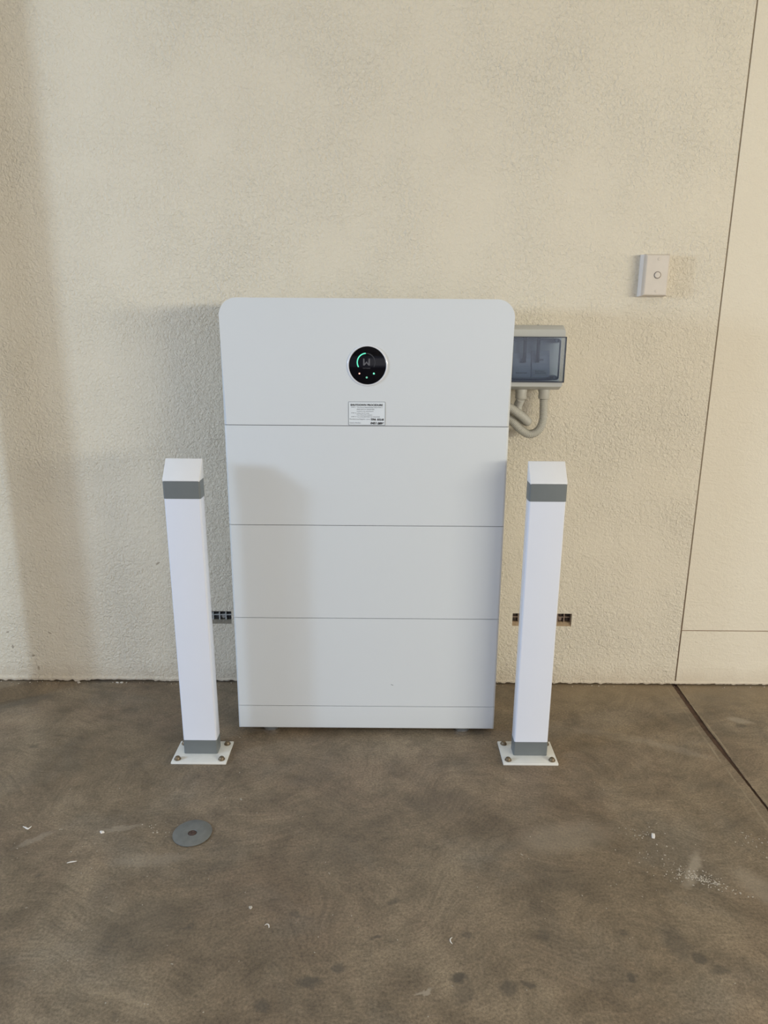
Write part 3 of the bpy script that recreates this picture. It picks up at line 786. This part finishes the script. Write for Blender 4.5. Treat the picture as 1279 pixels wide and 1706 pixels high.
# ---------------------------------------------------------------- air bricks in the wall
def air_brick(x0, x1, label, mg, md, ms):
    z0, z1 = 0.2040, 0.2468; yb = 0.012
    t = thing('air_brick', label, 'air brick', ((x0+x1)/2, yb, z0))
    cx_, n = (x0+x1)/2, 9; cw = (x1-x0)/n; rows = ((0.0100, 0.0245), (0.0270, 0.0420))
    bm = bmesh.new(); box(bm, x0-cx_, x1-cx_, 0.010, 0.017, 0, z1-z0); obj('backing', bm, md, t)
    bm = bmesh.new()
    for i in range(n+1):
        xx = x0-cx_+cw*i; box(bm, max(x0-cx_, xx-0.0017), min(x1-cx_, xx+0.0017), 0, 0.010, 0.009, z1-z0)
    for za, zb in ((0.0245, 0.0270), (0.0418, z1-z0)): box(bm, x0-cx_, x1-cx_, 0.0004, 0.010, za, zb)
    obj('grid', bm, mg, t)
    # rubble sill at the foot of the opening
    bm = bmesh.new(); prev = None; x = x0-cx_
    while x <= x1-cx_+1e-6:
        h = 0.009+0.0018*mnoise.noise(Vector((x*160, x0*9, 0)))
        row = [bm.verts.new((x, -0.0115, 0.0)), bm.verts.new((x, -0.0105, 0.0015)), bm.verts.new((x, 0.0, h)), bm.verts.new((x, 0.010, h)), bm.verts.new((x, 0.010, 0))]
        if prev:
            for q in range(5): bm.faces.new((prev[q], row[q], row[(q+1) % 5], prev[(q+1) % 5]))
        prev = row; x += cw/4
    obj('sill', bm, ms, t)
    # round plugs of mortar in the cells
    for i in range(n):
        for r, (za, zb) in enumerate(rows):
            bm = bmesh.new(); rr = 0.0060 + 0.0008*random.random()
            lathe(bm, [(rr, 0.0101), (rr, 0.0070), (rr*0.6, 0.0060), (0.0, 0.0064)], 12, 'Y', (x0-cx_+cw*(i+0.5)+random.uniform(-.001,.001), 0, (za+zb)/2))
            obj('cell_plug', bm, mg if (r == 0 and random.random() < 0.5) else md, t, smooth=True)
air_brick(-0.6648, -0.4822, 'grey air brick in the wall behind the left post', 'vent_grey', 'vent_dark', 'vent_sill')
air_brick(0.4105, 0.5982, 'brownish air brick in the wall behind the right post', 'vent_brown', 'vent_brown_dark', 'vent_ochre')

# ---------------------------------------------------------------- floor disc
dk = thing('floor_disc', 'round grey metal disc with a rusty centre screw on the floor at left', 'disc', (-0.4312, -0.7165, 0))
bm = bmesh.new(); lathe(bm, [(0.0, 0.0004), (0.0432, 0.0004), (0.0438, 0.0012), (0.0438, 0.0026), (0.0430, 0.0032), (0.0105, 0.0028), (0.0095, 0.0010), (0.0, 0.0010)], 72)
obj('plate', bm, 'steel', dk, auto=40)
bm = bmesh.new(); lathe(bm, [(0.0092, 0.0009), (0.0092, 0.0018), (0.0055, 0.0034), (0.0, 0.0028)], 14)
for v in bm.verts: v.co.x += random.uniform(-.0006, .0006); v.co.z += random.uniform(-.0003, .0003)
obj('screw', bm, 'rust', dk)

# ---------------------------------------------------------------- crumbs and shavings on the floor
def crumb(bm, x, y, r, h, mi=0):
    n = random.randint(5, 7); a0 = random.random()*6; lo = []; hi = []
    st, dr = random.uniform(0.6, 1.5), random.random()*3
    for i in range(n):
        a = a0+2*math.pi*i/n; rr = r*random.uniform(0.65, 1.2)
        px, py = rr*math.cos(a)*st, rr*math.sin(a)/st
        px, py = px*math.cos(dr)-py*math.sin(dr), px*math.sin(dr)+py*math.cos(dr)
        lo.append(bm.verts.new((x+px, y+py, 0.0001))); hi.append(bm.verts.new((x+px*.75, y+py*.75, h*random.uniform(.7, 1.1))))
    bm.faces.new(lo[::-1]); bm.faces.new(hi)
    for i in range(n): bm.faces.new((lo[i], lo[(i+1) % n], hi[(i+1) % n], hi[i]))
def curl(pts, r, label, loc):
    bm = bmesh.new(); C = catmull([(x, y, r) for x, y in pts], 8); rings = []
    for i, p in enumerate(C):
        d = (C[min(i+1, len(C)-1)]-C[max(i-1, 0)]).normalized(); nn = Vector((-d.y, d.x, 0))
        k = r*(0.45+0.75*math.sin(math.pi*(i+0.5)/len(C)))*random.uniform(.8, 1.15)
        rings.append([bm.verts.new(p + nn*k*math.cos(2*math.pi*q/6)*1.2 + Vector((0, 0, k*0.8*math.sin(2*math.pi*q/6)))) for q in range(6)])
    for a, b in zip(rings, rings[1:]):
        for q in range(6): bm.faces.new((a[q], a[(q+1) % 6], b[(q+1) % 6], b[q]))
    bm.faces.new(rings[0]); bm.faces.new(rings[-1])
    tag(obj('paint_shaving', bm, 'plaster', loc=loc), label, 'shaving')
curl([(-.011, .004), (-.004, .001), (.003, -.003), (.006, -.001), (.008, .005)], 0.0015, 'white V-shaped shaving at the far left of the floor', (-0.8151, -0.7030, 0))
curl([(-.010, -.003), (-.003, .000), (.009, .003)], 0.0012, 'white sliver on the floor, nearer than the shavings left of the disc', (-0.6661, -0.8095, 0))
curl([(-.005, .001), (-.002, .004), (.002, .003), (.004, -.002), (.004, -.005)], 0.0008, 'small hooked white shaving on the floor below the left part of the battery', (-0.2195, -0.9736, 0))
curl([(.002, .008), (-.002, .004), (-.002, -.002), (.001, -.007)], 0.0008, 'small curved white shaving on the floor near the bottom centre', (0.1334, -1.0052, 0))
bm = bmesh.new(); crumb(bm, 0, 0, 0.0052, 0.004); crumb(bm, 0.003, 0.001, 0.003, 0.003)
tag(obj('plaster_crumb', bm, 'plaster', loc=(-0.6379, -0.7152, 0)), 'white plaster crumb on the floor left of the metal disc', 'crumb')
bm = bmesh.new(); box(bm, -0.0034, 0.0034, -0.0045, 0.0045, 0.0, 0.0085, bev=0.0012)
lathe(bm, [(0.0024, 0.0085), (0.0018, 0.0092), (0.0, 0.0092)], 10)
tag(obj('wall_plug', bm, 'plaster', loc=(0.6183, -0.7180, 0), rot=(0, 0, R(-12))), 'little white plastic block on the floor at right, above the pale smear', 'plug')
bm = bmesh.new(); crumb(bm, 0, 0, 0.0040, 0.003)
tag(obj('plaster_crumb', bm, 'plaster_dim', loc=(-0.259, -0.9285, 0)), 'beige crumb on the floor above the hooked shaving', 'crumb')
# uncountable flecks
bm = bmesh.new()
def scatter(n, cx_, cy_, sx_, sy_, r0, r1, rot=0):
    for _ in range(n):
        u, v = random.gauss(0, 1)*sx_, random.gauss(0, 1)*sy_
        crumb(bm, cx_+u*math.cos(rot)-v*math.sin(rot), cy_+u*math.sin(rot)+v*math.cos(rot), random.uniform(r0, r1), 0.0008)
scatter(130, 0.685, -0.850, .030, .007, .0007, .0021, -.5)
scatter(60, 0.660, -0.835, .022, .010, .0006, .0018)
scatter(40, 0.600, -0.790, .045, .030, .0006, .0018)
scatter(30, 0.590, -0.705, .030, .012, .0006, .0016)
scatter(35, 0.86, -0.75, .035, .02, .0007, .0020, -.5)
scatter(14, -0.50, -0.70, .03, .02, .0006, .002)
scatter(18, -0.75, -0.76, .10, .03, .0006, .0016)
for _ in range(110):
    x_, y_ = random.uniform(-1.1, 1.1), random.uniform(-1.25, -0.48)
    crumb(bm, x_, y_, random.uniform(.0005, .0014), 0.0006)
tag(obj('plaster_flecks', bm, 'plaster_dim'), 'pale paint and plaster flecks scattered over the brown concrete floor', 'flecks', kind='stuff')
# grit along the foot of the wall
bm = bmesh.new()
for _ in range(90):
    x_ = random.uniform(-1.3, 1.3); crumb(bm, x_, -abs(random.gauss(0.006, 0.006))-0.006, random.uniform(.0007, .0022), .0015)
for x_, r_ in ((-0.985, .006), (-0.86, .004), (-0.845, .0045), (-0.83, .003)): crumb(bm, x_, -0.012, r_, .004)
tag(obj('wall_grit', bm, 'plaster_dim'), 'crumbs of render lying along the foot of the wall', 'grit', kind='stuff')
